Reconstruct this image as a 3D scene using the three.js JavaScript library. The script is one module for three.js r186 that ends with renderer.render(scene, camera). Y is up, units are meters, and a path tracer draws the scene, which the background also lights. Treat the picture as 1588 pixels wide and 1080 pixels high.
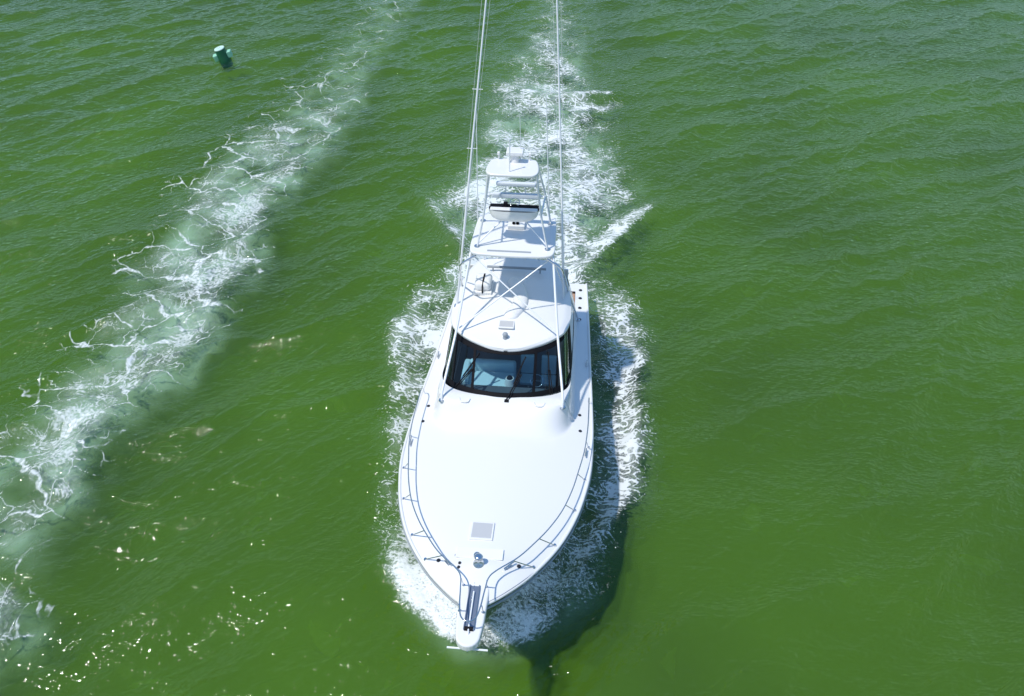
import * as THREE from 'three';
import { RoundedBoxGeometry } from 'three/addons/geometries/RoundedBoxGeometry.js';
import { mergeGeometries, mergeVertices } from 'three/addons/utils/BufferGeometryUtils.js';

// ---------------------------------------------------------------- camera, sky, sun, exposure
const scene = new THREE.Scene();
const camera = new THREE.PerspectiveCamera(46, 1024 / 696, 0.1, 8000);
camera.position.set(0, 19.93, 18.59);
camera.rotation.x = THREE.MathUtils.degToRad(-39.9);
const renderer = new THREE.WebGLRenderer({ antialias: true });
renderer.toneMapping = THREE.LinearToneMapping;
renderer.toneMappingExposure = 1.0;
renderer.shadowMap.enabled = true;

const SUN = new THREE.Vector3(-0.44, 1, 0.21).normalize();
const sun = new THREE.DirectionalLight(new THREE.Color().setRGB(1, 0.965, 0.9), 3.7);
sun.position.copy(SUN).multiplyScalar(60);
sun.castShadow = true;
sun.shadow.radius = 3;
sun.shadow.mapSize.set(4096, 4096);
Object.assign(sun.shadow.camera, { left: -45, right: 45, top: 50, bottom: -50, near: 1, far: 150 });
scene.add(sun, sun.target);

{ // clear summer sky: pale near the horizon, deep blue overhead, brighter round the sun
  const W = 512, H = 256, d = new Float32Array(W * H * 4), v = new THREE.Vector3();
  for (let j = 0; j < H; j++) for (let i = 0; i < W; i++) {
    const el = ((j + 0.5) / H - 0.5) * Math.PI, az = ((i + 0.5) / W - 0.5) * 2 * Math.PI;
    v.set(Math.cos(el) * Math.cos(az), Math.sin(el), Math.cos(el) * Math.sin(az));
    const t = Math.pow(Math.max(0, v.y), 0.35), c = Math.max(0, v.dot(SUN)), g = 0.12 * Math.pow(c, 8) + 0.4 * Math.pow(c, 60);
    const o = (j * W + i) * 4;
    d[o] = 0.52 + (0.11 - 0.52) * t + g; d[o + 1] = 0.68 + (0.29 - 0.68) * t + g; d[o + 2] = 0.7 + (0.68 - 0.7) * t + g; d[o + 3] = 1;
    if (el < 0) { d[o] = 0.25; d[o + 1] = 0.33; d[o + 2] = 0.36; }
  }
  const sky = new THREE.DataTexture(d, W, H, THREE.RGBAFormat, THREE.FloatType);
  sky.mapping = THREE.EquirectangularReflectionMapping; sky.magFilter = THREE.LinearFilter; sky.needsUpdate = true;
  scene.background = sky; scene.environment = sky;
}

// ---------------------------------------------------------------- helpers
let seed = 7;
const rnd = () => { seed = (seed + 0x6d2b79f5) | 0; let t = Math.imul(seed ^ (seed >>> 15), 1 | seed); t = (t + Math.imul(t ^ (t >>> 7), 61 | t)) ^ t; return ((t ^ (t >>> 14)) >>> 0) / 4294967296; };
const gauss = () => Math.sqrt(-2 * Math.log(1 - rnd())) * Math.cos(2 * Math.PI * rnd());
const clamp = (x, a = 0, b = 1) => (x < a ? a : x > b ? b : x);
const mix = (a, b, t) => a + (b - a) * t;
const smooth = (a, b, x) => { const t = clamp((x - a) / (b - a)); return t * t * (3 - 2 * t); };
const bell = (x, s) => Math.exp(-(x / s) * (x / s));
function lut(keys) { // smooth curve through (x, y) pairs, x rising
  return (x) => {
    const n = keys.length;
    if (x <= keys[0][0]) return keys[0][1];
    if (x >= keys[n - 1][0]) return keys[n - 1][1];
    let i = 0; while (x > keys[i + 1][0]) i++;
    const [x0, y0] = keys[i], [x1, y1] = keys[i + 1], h = x1 - x0, t = (x - x0) / h;
    const m0 = i ? (y1 - keys[i - 1][1]) / (x1 - keys[i - 1][0]) : (y1 - y0) / h, m1 = i < n - 2 ? (keys[i + 2][1] - y0) / (keys[i + 2][0] - x0) : (y1 - y0) / h;
    const t2 = t * t, t3 = t2 * t;
    return y0 * (2 * t3 - 3 * t2 + 1) + m0 * h * (t3 - 2 * t2 + t) + y1 * (3 * t2 - 2 * t3) + m1 * h * (t3 - t2);
  };
}
const V = (x, y, z) => new THREE.Vector3(x, y, z);
const PERM = new Uint8Array(512), GX = new Float32Array(256), GY = new Float32Array(256), RX = new Float32Array(256), RY = new Float32Array(256);
for (let i = 0; i < 256; i++) PERM[i] = i;
for (let i = 255; i > 0; i--) { const j = Math.floor(rnd() * (i + 1)); const t = PERM[i]; PERM[i] = PERM[j]; PERM[j] = t; }
for (let i = 0; i < 256; i++) { PERM[i + 256] = PERM[i]; const a = rnd() * 6.2832; GX[i] = Math.cos(a); GY[i] = Math.sin(a); RX[i] = rnd(); RY[i] = rnd(); }
function noise(x, y) { // gradient noise, about -0.7 .. 0.7
  const xi = Math.floor(x), yi = Math.floor(y), fx = x - xi, fy = y - yi, X = xi & 255, Y = yi & 255;
  const a = PERM[PERM[X] + Y], b = PERM[PERM[(X + 1) & 255] + Y], c = PERM[PERM[X] + ((Y + 1) & 255)], d = PERM[PERM[(X + 1) & 255] + ((Y + 1) & 255)];
  const u = fx * fx * fx * (fx * (fx * 6 - 15) + 10), v = fy * fy * fy * (fy * (fy * 6 - 15) + 10);
  const n0 = GX[a] * fx + GY[a] * fy, n1 = GX[b] * (fx - 1) + GY[b] * fy, n2 = GX[c] * fx + GY[c] * (fy - 1), n3 = GX[d] * (fx - 1) + GY[d] * (fy - 1);
  return n0 + u * (n1 - n0) + v * (n2 + u * (n3 - n2) - n0 - u * (n1 - n0));
}
const fbm = (x, y, n) => { let s = 0, a = 1; for (let i = 0; i < n; i++) { s += a * noise(x, y); x = x * 2.03 + 17.3; y = y * 2.03 + 9.1; a *= 0.5; } return s; };
function web(x, y) { // distance across the nearest cell wall of a random cell pattern
  const xi = Math.floor(x), yi = Math.floor(y); let f1 = 9, f2 = 9;
  for (let j = -1; j < 2; j++) for (let i = -1; i < 2; i++) {
    const h = PERM[PERM[(xi + i) & 255] + ((yi + j) & 255)], dx = xi + i + RX[h] - x, dy = yi + j + RY[h] - y, q = dx * dx + dy * dy;
    if (q < f1) { f2 = f1; f1 = q; } else if (q < f2) f2 = q;
  }
  return Math.sqrt(f2) - Math.sqrt(f1);
}

const std = (r, g, b, roughness, more = {}) => { const m = new THREE.MeshPhysicalMaterial({ roughness, ...more }); m.color.setRGB(r, g, b); return m; };
const M = {
  gelcoat: std(0.775, 0.765, 0.745, 0.28, { clearcoat: 0.4, clearcoatRoughness: 0.1 }),
  nonskid: std(0.8, 0.815, 0.82, 0.7),
  tube: std(0.8, 0.81, 0.82, 0.25, { clearcoat: 0.5 }),
  steel: std(0.62, 0.64, 0.66, 0.18, { metalness: 1 }),
  chute: std(0.22, 0.26, 0.33, 0.4, { metalness: 0.5 }),
  black: std(0.008, 0.008, 0.01, 0.6, { specularIntensity: 0.15 }),
  rubber: std(0.01, 0.01, 0.012, 0.7, { specularIntensity: 0.3 }),
  greypad: std(0.3, 0.33, 0.36, 0.6),
  hatchpane: std(0.5, 0.5, 0.5, 0.35),
  cushion: std(0.62, 0.66, 0.7, 0.7),
  seat: std(0.66, 0.8, 0.82, 0.6),
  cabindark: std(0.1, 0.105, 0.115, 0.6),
  tan: std(0.42, 0.26, 0.17, 0.7),
  boltblack: std(0.05, 0.05, 0.055, 0.4, { metalness: 0.6 }),
  line: std(0.6, 0.62, 0.62, 0.6),
  glass: std(0.58, 0.76, 0.83, 0.02, { transmission: 1, thickness: 0, ior: 1.5 }),
};

function part(name, geo, mat, parent, label) {
  const m = new THREE.Mesh(geo, mat); m.name = name; m.castShadow = m.receiveShadow = true;
  if (label) m.userData.label = label;
  parent.add(m); return m;
}
function tag(o, label, category, more = {}) { o.userData = { label, category, ...more }; return o; }
function gridGeo(nu, nv, f) { // f(i, j) -> [x, y, z]; quads over the grid
  const p = new Float32Array((nu + 1) * (nv + 1) * 3), ix = [];
  for (let j = 0, k = 0; j <= nv; j++) for (let i = 0; i <= nu; i++) { const q = f(i / nu, j / nv); p[k++] = q[0]; p[k++] = q[1]; p[k++] = q[2]; }
  for (let j = 0; j < nv; j++) for (let i = 0; i < nu; i++) { const a = j * (nu + 1) + i, b = a + nu + 1; ix.push(a, b, a + 1, a + 1, b, b + 1); }
  const g = new THREE.BufferGeometry(); g.setAttribute('position', new THREE.BufferAttribute(p, 3)); g.setIndex(ix); g.computeVertexNormals(); return g;
}
const tube = (pts, r, seg = 0, tension = 0.5, closed = false, radial = 8) =>
  new THREE.TubeGeometry(pts.length === 2 ? new THREE.LineCurve3(...pts) : new THREE.CatmullRomCurve3(pts, closed, 'catmullrom', tension), seg || (pts.length === 2 ? 1 : pts.length * 8), r, radial, closed);
function rod(a, b, r0, r1 = r0, n = 10) { const d = b.clone().sub(a), g = new THREE.CylinderGeometry(r1, r0, d.length(), n); g.applyQuaternion(new THREE.Quaternion().setFromUnitVectors(V(0, 1, 0), d.clone().normalize())); g.translate(...a.clone().add(b).multiplyScalar(0.5).toArray()); return g; }
const box = (x, y, z, w, h, d, r = 0.02) => new RoundedBoxGeometry(w, h, d, 3, Math.min(r, w / 2.1, h / 2.1, d / 2.1)).translate(x, y, z);
const clean = (gs) => mergeGeometries(gs.map((g) => { g = g.index ? g.toNonIndexed() : g; for (const k of Object.keys(g.attributes)) if (k !== 'position' && k !== 'normal') g.deleteAttribute(k); return g; }));
function slab(outline, y0, y1, crown = 0, bevel = 0.03) { // rounded plate from an (x, z) outline, its top bowed up by crown
  const s = new THREE.Shape(outline.map(([x, z]) => new THREE.Vector2(x, -z)));
  const g = new THREE.ExtrudeGeometry(s, { depth: y1 - y0 - 2 * bevel, bevelEnabled: true, bevelSize: bevel, bevelThickness: bevel, bevelOffset: -bevel, bevelSegments: 3, curveSegments: 4 });
  g.rotateX(-Math.PI / 2).translate(0, y0 + bevel, 0); return g;
}
function loop(keys, n = 60) { // smooth closed outline mirrored in x from right-hand (x, z) points
  const pts = [...keys.map(([x, z]) => V(x, 0, z)), ...keys.slice().reverse().filter(([x]) => x > 0.001).map(([x, z]) => V(-x, 0, z))];
  return new THREE.CatmullRomCurve3(pts, true, 'catmullrom', 0.5).getPoints(n).slice(0, -1).map((p) => [p.x, p.z]);
}

// ---------------------------------------------------------------- the boat's place on the water
const YAW = THREE.MathUtils.degToRad(-4.97), TRIM = THREE.MathUtils.degToRad(3), X0 = -0.23;
const cY = Math.cos(YAW), sY = Math.sin(YAW);
const toBoat = (x, z) => [(x - X0) * cY - z * sY, (x - X0) * sY + z * cY];   // across, forward
const hullHalf = lut([[-8.1, 2.2], [-3, 2.3], [0, 2.15], [3, 1.62], [5, 0.98], [6.2, 0.45], [6.9, 0.02]]);  // half width at the water
const rimL = lut([[-52, 3.4], [-35, 4.2], [-28, 5.1], [-21, 5.2], [-17, 6.2], [-13, 4.4], [-9.4, 4.7], [-7, 5.1], [-3, 4.5], [0, 4.1], [2, 3.9], [4, 3.2], [5.8, 2.2], [6.8, 1.1], [7.2, 0.6]]);
const rimR = lut([[-52, 3.4], [-35, 3.6], [-28, 4.2], [-22, 5.2], [-17, 6.2], [-16, 5.4], [-12, 4.1], [-8.5, 5.0], [-3.4, 4.9], [0.6, 4.7], [2.7, 3.9], [5.2, 2.8], [6.6, 1.4], [7.2, 0.6]]);
const wakeL = lut([[-55, -11.4], [-38, -12.6], [-26, -14.6], [-20, -16.1], [-14, -16.6], [-8, -16.2], [-4, -16.5], [0, -18], [5, -19.5], [10, -20]]);
const wakeR = lut([[-55, -6.6], [-38, -8.6], [-24, -9.6], [-20, -10.5], [-17, -11.3], [-12.4, -11.2], [-8, -11.5], [-4.5, -11.9], [-1.4, -13.5], [1.7, -13.7], [3.4, -14.3], [5.6, -13.0], [7, -13.4], [10, -14]]);

function hullWater(u, w) { // height the boat adds to the sea
  if (w < -50 || w > 9 || Math.abs(u) > 12) return 0;
  const a = Math.abs(u), rim = u < 0 ? rimL(w) : rimR(w); let h = 0;
  const hh = hullHalf(w);
  if (w > -9) {
    const on = smooth(7.4, 6.0, w), q = a - hh;
    h += on * (0.5 + 0.28 * fbm(u * 1.9, w * 1.9 + 7, 3)) * bell(q - 0.28, 0.5) * smooth(1.5, 5.8, w) + on * smooth(-9, -4, w) * (0.24 * bell(a - rim + 0.35, 0.5) - 0.14 * bell(q - 0.5 * Math.max(0.4, rim - hh), 0.7));
    h += on * 0.1 * bell(q, 0.3);
  }
  if (w < -7) {
    const k = smooth(-7, -9, w) * smooth(-50, -30, w);
    const t = (-10.5 - w) / 5.7, uq = 2.5 + 3.3 * t;                              // quarter wave running out astern
    if (t > -0.2 && t < 1.3) h += 0.42 * bell(a - uq, a > uq ? 0.35 : 0.8) * smooth(-0.2, 0.15, t) * smooth(1.3, 0.8, t);
    h -= 0.35 * bell(w + 9.6, 1.8) * bell(a, 1.9);
    h += 0.4 * bell(w + 17.5, 2.6) * bell(a, 2.2) - 0.25 * bell(w + 22.6, 2.2) * bell(a, 2.4) + 0.42 * bell(w + 28.4 + 0.12 * (u - 1) * (u - 1), 0.9) * bell(u - 1, 2.6) - 0.15 * bell(w + 31, 1.6) * bell(a, 2.4) + 0.2 * bell(w + 35.5, 1.5) * bell(a, 2.2);
    h += k * 0.16 * fbm(u * 0.9 + 3, w * 0.9, 3) * bell(a, 4.5);
  }
  return h;
}

// ---------------------------------------------------------------- sea
const waves = [];
{
  const N = 120, sigma = 0.28;
  for (let i = 0; i < N; i++) {
    const f = (i + rnd()) / N, L = 0.3 * Math.pow(8 / 0.3, f), dir = 0.56 + 0.5 * gauss() * (L < 1 ? 1.2 : 0.6), k = 2 * Math.PI / L;
    const slope = sigma * Math.sqrt(2 / N) * (L > 4 ? 0.6 : L > 0.9 ? 1.4 : 1.1);
    waves.push([k * Math.sin(dir), k * Math.cos(dir), slope / k, rnd() * 6.2832, Math.sin(dir), Math.cos(dir), L]);
  }
}
function axis(lo, hi, slo, shi, fine, edge) { // grid lines: even from lo to hi, slowly wider out to slo and shi, then wider and wider to the horizon
  const a = []; for (let v = lo; v < hi; v += fine) a.push(v); a.push(hi);
  for (let v = hi, s = fine; v < 3200;) { s = v < shi ? fine + (edge - fine) * (v - hi) / (shi - hi) : s * 1.07; v += s; a.push(v); }
  for (let v = lo, s = fine; v > -3200;) { s = v > slo ? fine + (edge - fine) * (lo - v) / (lo - slo) : s * 1.07; v -= s; a.unshift(v); }
  return a;
}
const GXS = axis(-14, 14, -42, 42, 0.07, 0.125), GZS = axis(-22, 9.5, -54, 12, 0.07, 0.13);
const NX = GXS.length, NZ = GZS.length;
const seaPos = new Float32Array(NX * NZ * 3);
{
  for (let j = 0, k = 0; j < NZ; j++) for (let i = 0; i < NX; i++, k += 3) {
    const x = GXS[i], z = GZS[j], r = Math.hypot(x, z + 10), cell = Math.max(GXS[Math.min(i + 1, NX - 1)] - GXS[Math.max(i - 1, 0)], GZS[Math.min(j + 1, NZ - 1)] - GZS[Math.max(j - 1, 0)]) / 2;
    let y = 0, dx = 0, dz = 0;
    if (r < 400) {
      const wx = x + 0.35 * noise(x * 0.35, z * 0.35), wz = z + 0.35 * noise(x * 0.35 + 40, z * 0.35), gust = 0.85 + 0.55 * noise(x * 0.09 + 5, z * 0.13 + 2);
      const [u, w] = toBoat(x, z);
      const lee = 1 - 0.4 * (smooth(7, 4.5, Math.abs(u)) * smooth(-42, -34, w) * smooth(8, 6.5, w));
      for (const c of waves) {
        if (c[6] < cell * 2.4) continue;
        const ph = c[0] * wx + c[1] * wz + c[3], A = c[2] * (c[6] < 2.5 ? gust : 1) * lee, s = Math.sin(ph);
        y += A * Math.cos(ph); dx -= 0.85 * A * c[4] * s; dz -= 0.85 * A * c[5] * s;
      }
      y += hullWater(u, w);
      const xl = wakeL(z), xr = wakeR(z);
      if (z > -55 && z < 12 && x > xl - 2 && x < xr + 4) y += 0.09 * fbm(x * 0.8, z * 0.8 + 50, 3) * smooth(xl - 2, xl, x) * smooth(xr + 1, xr - 1, x) + 0.16 * smooth(-30, -10, z) * (bell(x - xr + 0.2, 0.8) - bell(x - xr - 1.9, 1.1));
    }
    seaPos[k] = x + dx; seaPos[k + 1] = y; seaPos[k + 2] = z + dz;
  }
}
const seaIdx = new Uint32Array((NX - 1) * (NZ - 1) * 6);
for (let j = 0, k = 0; j < NZ - 1; j++) for (let i = 0; i < NX - 1; i++) { const a = j * NX + i, b = a + NX; seaIdx[k++] = a; seaIdx[k++] = b; seaIdx[k++] = a + 1; seaIdx[k++] = a + 1; seaIdx[k++] = b; seaIdx[k++] = b + 1; }
const seaGeo = new THREE.BufferGeometry();
seaGeo.setAttribute('position', new THREE.BufferAttribute(seaPos, 3));
seaGeo.setIndex(new THREE.BufferAttribute(seaIdx, 1));
seaGeo.computeVertexNormals();
{ const uv = new Float32Array(NX * NZ * 2); for (let k = 0; k < NX * NZ; k++) { uv[2 * k] = seaPos[3 * k] / 6; uv[2 * k + 1] = seaPos[3 * k + 2] / 6; } seaGeo.setAttribute('uv', new THREE.BufferAttribute(uv, 2)); }

function rippleTexture() { // capillary ripples, 6 m square, repeating
  const N = 1024, h = new Float32Array(N * N), comps = [];
  for (let i = 0; i < 46; i++) {
    const L = 0.07 * Math.pow(6, i / 46), dir = 0.56 + 0.6 * gauss(), kx = Math.round(6 / L * Math.sin(dir)), ky = Math.round(6 / L * Math.cos(dir));
    comps.push([kx, ky, L, rnd() * 6.2832]);
  }
  const tab = new Float32Array(4096); for (let i = 0; i < 4096; i++) tab[i] = Math.pow(0.5 + 0.5 * Math.cos(i / 4096 * 2 * Math.PI), 1.4);
  for (const [kx, ky, L, p] of comps) for (let j = 0, o = 0; j < N; j++) for (let i = 0; i < N; i++, o++) h[o] += L * tab[((kx * i + ky * j) * 4 + Math.floor(p * 652)) & 4095];
  let lo = 1e9, hi = -1e9; for (const v of h) { if (v < lo) lo = v; if (v > hi) hi = v; }
  const d = new Uint8Array(N * N * 4); for (let i = 0; i < N * N; i++) { const v = Math.round((h[i] - lo) / (hi - lo) * 255); d[4 * i] = d[4 * i + 1] = d[4 * i + 2] = v; d[4 * i + 3] = 255; }
  const t = new THREE.DataTexture(d, N, N); t.wrapS = t.wrapT = THREE.RepeatWrapping; t.magFilter = THREE.LinearFilter; t.needsUpdate = true; return t;
}
const sea = new THREE.Group(); sea.name = 'sea'; sea.userData = { kind: 'structure', label: 'green choppy sea around the boat' }; scene.add(sea);
const waterMat = std(1, 1, 1, 0.05, { transmission: 1, thickness: 0, ior: 1.333, bumpMap: rippleTexture(), bumpScale: 0.06, specularIntensity: 1 });
part('water_surface', seaGeo, waterMat, sea);

// foam cover (0..1) and bubbles in the water (0..1), at a place on the sea
function ownWake(u, w) {
  const a = Math.abs(u), rim = u < 0 ? rimL(w) : rimR(w), hh = w > -8.3 ? hullHalf(w) : 0;
  if (w > 7.4 || w < -52 || a > rim + 1.2) return [0, 0];
  let f = 0, b = 0; const jag = 0.9 * noise(u * 0.35 + 60, w * 0.55) + 0.5 * noise(u * 1.1, w * 1.3 + 31);
  if (w > -9.5) {
    const q = (a - hh) / Math.max(0.35, rim - hh), edge = smooth(1.32 + 0.3 * jag * smooth(6.5, 4, w), 0.74 + 0.3 * jag * smooth(6.5, 4, w), q);
    const bow = smooth(3.6, 5.4, w) * smooth(7.3, 6.7, w);
    f = Math.max(f, bow * edge * (u < 0 ? 1.2 : 0.92) * smooth(-0.4, 0.1, q));
    const run = smooth(-10.5, -8, w) * smooth(5.6, 3.6, w);
    f = Math.max(f, run * edge * ((u > 0 ? 0.45 : 0.53) + 0.14 * bell(q - 0.6, 0.3) + (u > 0 ? 0.24 : 0) * bell(q - 0.72 + 0.15 * jag, 0.12) * smooth(-3.5, -1, w) + 0.1 * smooth(-3, -7, w)));
    b = edge * (0.6 * bow + 0.25 * run);
  }
  if (w < -7.6) {
    const t = (-10.5 - w) / 5.7, uq = 2.4 + 3.3 * t, k = smooth(-7.6, -9.4, w);
    if (t > -0.35 && t < 1.25) f = Math.max(f, k * (u > 0 ? 0.95 : 0.6) * bell(a - uq + 0.25, a > uq - 0.25 ? 0.5 : 1.5) * smooth(1.25, 0.7, t));
    const core = smooth(rim + 0.5 + jag, rim - 3.6 + jag, a), fade = smooth(-50, -22, w);
    f = Math.max(f, k * core * (0.36 + 0.36 * fade + 0.3 * bell(w + 12, 3.2)));
    const arc = w + 28.6 + 0.11 * (u - 0.8) * (u - 0.8) + 0.9 * jag, brk = clamp(0.75 + 1.2 * jag, 0.25, 1.1);
    f = Math.max(f, brk * bell(arc, 0.9) * smooth(3.8, 2.0, Math.abs(u - 0.8)), brk * 0.85 * bell(arc - 2.0, 0.7) * smooth(4.4, 2.2, Math.abs(u - 0.9)), 0.7 * brk * bell(w + 34.4 - 0.4 * u + jag, 0.9) * bell(u + 0.2, 1.6));
    f *= 1 - 0.75 * bell(w + 25.2, 1.3) * bell(u + 1.9, 0.9) - 0.5 * bell(w + 20.8, 0.9) * bell(u - 0.1, 1.0);
    b = Math.max(b, k * core * (0.3 + 0.7 * smooth(-54, -26, w)));
  }
  return [f, b];
}
function oldWake(x, z) {
  const xl = wakeL(z), xr = wakeR(z);
  if (z < -55 || z > 10 || x < xl - 1 || x > xr + 1) return [0, 0];
  const m = smooth(xl - 0.8, xl + 1.6, x + 1.2 * noise(x * 0.5, z * 0.4)) * smooth(xr + 0.7, xr - 0.9, x + 0.8 * noise(x * 0.6 + 9, z * 0.5)), gap = 1 - 0.92 * bell(z - 4.5 - 0.35 * (x + 14.5), 0.75), far = smooth(-42, -14, z);
  return [m * gap * (0.28 + 0.6 * far) * (0.85 + 0.3 * bell(x - xr + 0.9, 0.9)), m * gap * (0.5 + 0.5 * far)];
}

// cloudy water under the surface: four uneven sheets of suspended matter, each letting part of the light on to the next
function murk(name, depth, step, opacity, rgb, bubbles) {
  const xs = axis(-4, 8, -45, 45, step * 0.3, step), zs = axis(-14, 11, -70, 12, step * 0.3, step), nx = xs.length - 1, nz = zs.length - 1;
  const g = gridGeo(nx, nz, (a, b) => { const x = xs[Math.round(a * nx)], z = zs[Math.round(b * nz)]; return [x, -depth * clamp(1 + 0.4 * fbm(x * 0.5 + depth * 30, z * 0.5, 2) + 0.4 * noise(x * 1.4, z * 1.4 + depth * 9) + 0.12 * noise(x * 4.3 + 3, z * 4.3), 0.62, 1.9) + Math.min(0, hullWater(...toBoat(x, z))), z]; });
  { const n = g.attributes.normal; for (let i = 0; i < n.count; i++) n.setXYZ(i, 0, 1, 0); }   // scattering matter has no facing
  const p = g.attributes.position, c = new Float32Array(p.count * 4);
  for (let i = 0; i < p.count; i++) {
    const x = p.getX(i), z = p.getZ(i), [u, w] = toBoat(x, z), n = fbm(x * 0.11 + 7, z * 0.11, 4), n2 = fbm(x * 0.05 - 30, z * 0.07, 3);
    const churn = 0.65 + 0.9 * fbm(x * 0.55 + 11, z * 0.55, 3), b = bubbles * clamp(Math.max(ownWake(u, w)[1], oldWake(x, z)[1]) * churn);
    const k = 1 + 0.25 * n + 0.12 * n2;   // silt hangs in the water in uneven clouds
    c[4 * i] = mix(rgb[0] * k, 0.27, b); c[4 * i + 1] = mix(rgb[1] * k, 0.43, b); c[4 * i + 2] = mix(rgb[2] * k, 0.27, b); c[4 * i + 3] = opacity >= 1 ? 1 : clamp(opacity + 0.5 * b);
  }
  g.setAttribute('color', new THREE.BufferAttribute(c, 4));
  const m = new THREE.MeshStandardMaterial({ roughness: 1, vertexColors: true, transparent: opacity < 1 });
  part(name, g, m, sea);
}
const GREEN = [0.072, 0.18, 0.001];
murk('cloudy_water', 0.75, 0.3, 0.32, GREEN, 1);
murk('cloudy_water_001', 1.4, 0.5, 0.38, GREEN, 0.6);
murk('cloudy_water_002', 2.2, 0.7, 0.5, GREEN, 0.4);
murk('cloudy_water_003', 3.2, 0.8, 1, GREEN, 0.3);

// ---------------------------------------------------------------- foam: lacy sheets that ride on the same waves
function foamTexture(w, h, at) {
  const d = new Uint8Array(w * h * 4);
  for (let j = 0, o = 0; j < h; j++) for (let i = 0; i < w; i++, o += 4) { const v = at((i + 0.5) / w, (j + 0.5) / h); d[o] = d[o + 1] = d[o + 2] = v <= 0 ? 0 : v >= 1 ? 255 : v * 255; d[o + 3] = 255; }
  const t = new THREE.DataTexture(d, w, h); t.magFilter = THREE.LinearFilter; t.needsUpdate = true; return t;
}
function ownFoam(u, w) {
  const [f] = ownWake(u, w); if (f <= 0.02) return 0;
  const qx = 0.4 * noise(u * 0.9, w * 0.9 + 20) + 0.14 * noise(u * 2.9 + 9, w * 2.9), qy = 0.4 * noise(u * 0.9 + 50, w * 0.9) + 0.14 * noise(u * 2.9, w * 2.9 + 70);
  const x = u + qx, y = w + qy;
  const patch = 0.5 + 1.0 * fbm(u * 0.6 + 4, w * 0.45, 3), dens = f * clamp(0.58 + 0.84 * patch, 0.35, 1.45);
  const r1 = 1 - 2.8 * Math.abs(noise(x * 1.15, y * 2.1)), r2 = 1 - 2.7 * Math.abs(noise(x * 2.6 + 7, y * 4.8 + 3)), r3 = 1 - 2.5 * Math.abs(noise(x * 6.5, y * 10.5)), r4 = 1 - 2.4 * Math.abs(noise(x * 15, y * 19 + 5));
  const grain = fbm(u * 12, w * 15, 3);
  const n = 0.46 * Math.max(r1, 0.95 * r2) + 0.24 * r2 + 0.2 * r3 + 0.12 * r4 + 0.2 * grain;
  const veil = 0.36 * smooth(0.35, 1.0, dens) * clamp(0.45 + 0.7 * grain + 0.4 * r3 + 0.25 * r4, 0, 1.2);
  const lace = smooth(1.22 - 0.74 * dens, 1.5 - 0.76 * dens, n + 0.16);
  const bow = smooth(3.2, 4.8, w); if (bow <= 0 && dens < 0.75) return Math.max(0.85 * lace, veil);
  const mist = smooth(1.0 - 0.95 * dens, 1.9 - 0.95 * dens, 0.3 + 0.3 * r2 + 0.3 * r3 + 0.28 * r4 + 0.35 * grain);   // thrown water: fine, soft edged
  const solid = smooth(0.8, 1.15, dens) * clamp(0.5 + 0.5 * grain + 0.3 * r2 + 0.25 * r3 + 0.15 * r4);
  return Math.max(0.85 * mix(lace, mist, bow), veil, 0.95 * mix(solid, mist, 0.5 * bow));
}
function oldFoam(x, z) {
  const [f] = oldWake(x, z); if (f <= 0.02) return 0;
  const wx = x + 0.7 * noise(x * 0.5, z * 0.5) + 0.32 * noise(x * 1.7, z * 1.7 + 8) + 0.07 * noise(x * 6, z * 6), wz = z + 0.7 * noise(x * 0.5 + 30, z * 0.5) + 0.32 * noise(x * 1.7 + 12, z * 1.7) + 0.06 * noise(x * 6 + 5, z * 6);
  const p = 0.5 + 0.85 * fbm(x * 0.42 + 9, z * 0.42, 3), dens = f * (0.45 + 1.1 * clamp(p));
  const a = web(wx * 0.36 + 5, wz * 0.6), b = web(wx * 0.8, wz * 1.25 + 6), c = web(wx * 1.9 + 3, wz * 2.6);
  const g = clamp(0.72 + 0.8 * fbm(x * 8, z * 8, 3), 0.15, 1), brk = fbm(x * 0.9, z * 1.2 + 44, 3), brk2 = fbm(x * 1.1 + 31, z * 1.5, 3);
  const wa = 0.022 + 0.11 * dens * clamp(0.35 + 2.2 * brk, 0, 1.8), wb = 0.022 + 0.09 * Math.max(0, dens - 0.3) * clamp(0.25 + 2.4 * brk2, 0, 1.8), wc = 0.1 * Math.max(0, dens - 0.75) * clamp(2.4 * brk, 0, 1.5);
  const ka = smooth(-0.1, 0.5, dens + 0.9 * brk2), kb = smooth(0.05, 0.6, dens + 0.9 * brk);
  const v = Math.max(ka * smooth(wa, wa * 0.3, a), 0.85 * kb * smooth(wb, wb * 0.25, b), 0.7 * smooth(wc + 0.001, wc * 0.3, c)) * g;
  const speck = smooth(0.7, 0.92, dens * 0.55 + 0.42 * (1 - 2.3 * Math.abs(noise(wx * 4.2, wz * 6))) + 0.3 * brk2 - 0.06);
  const thin = mix(0.5, 0.92, smooth(-40, -14, z)); return thin * Math.max(v, 0.75 * speck * g, 0.16 * smooth(0.35, 1.0, dens) * g);
}
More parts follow.
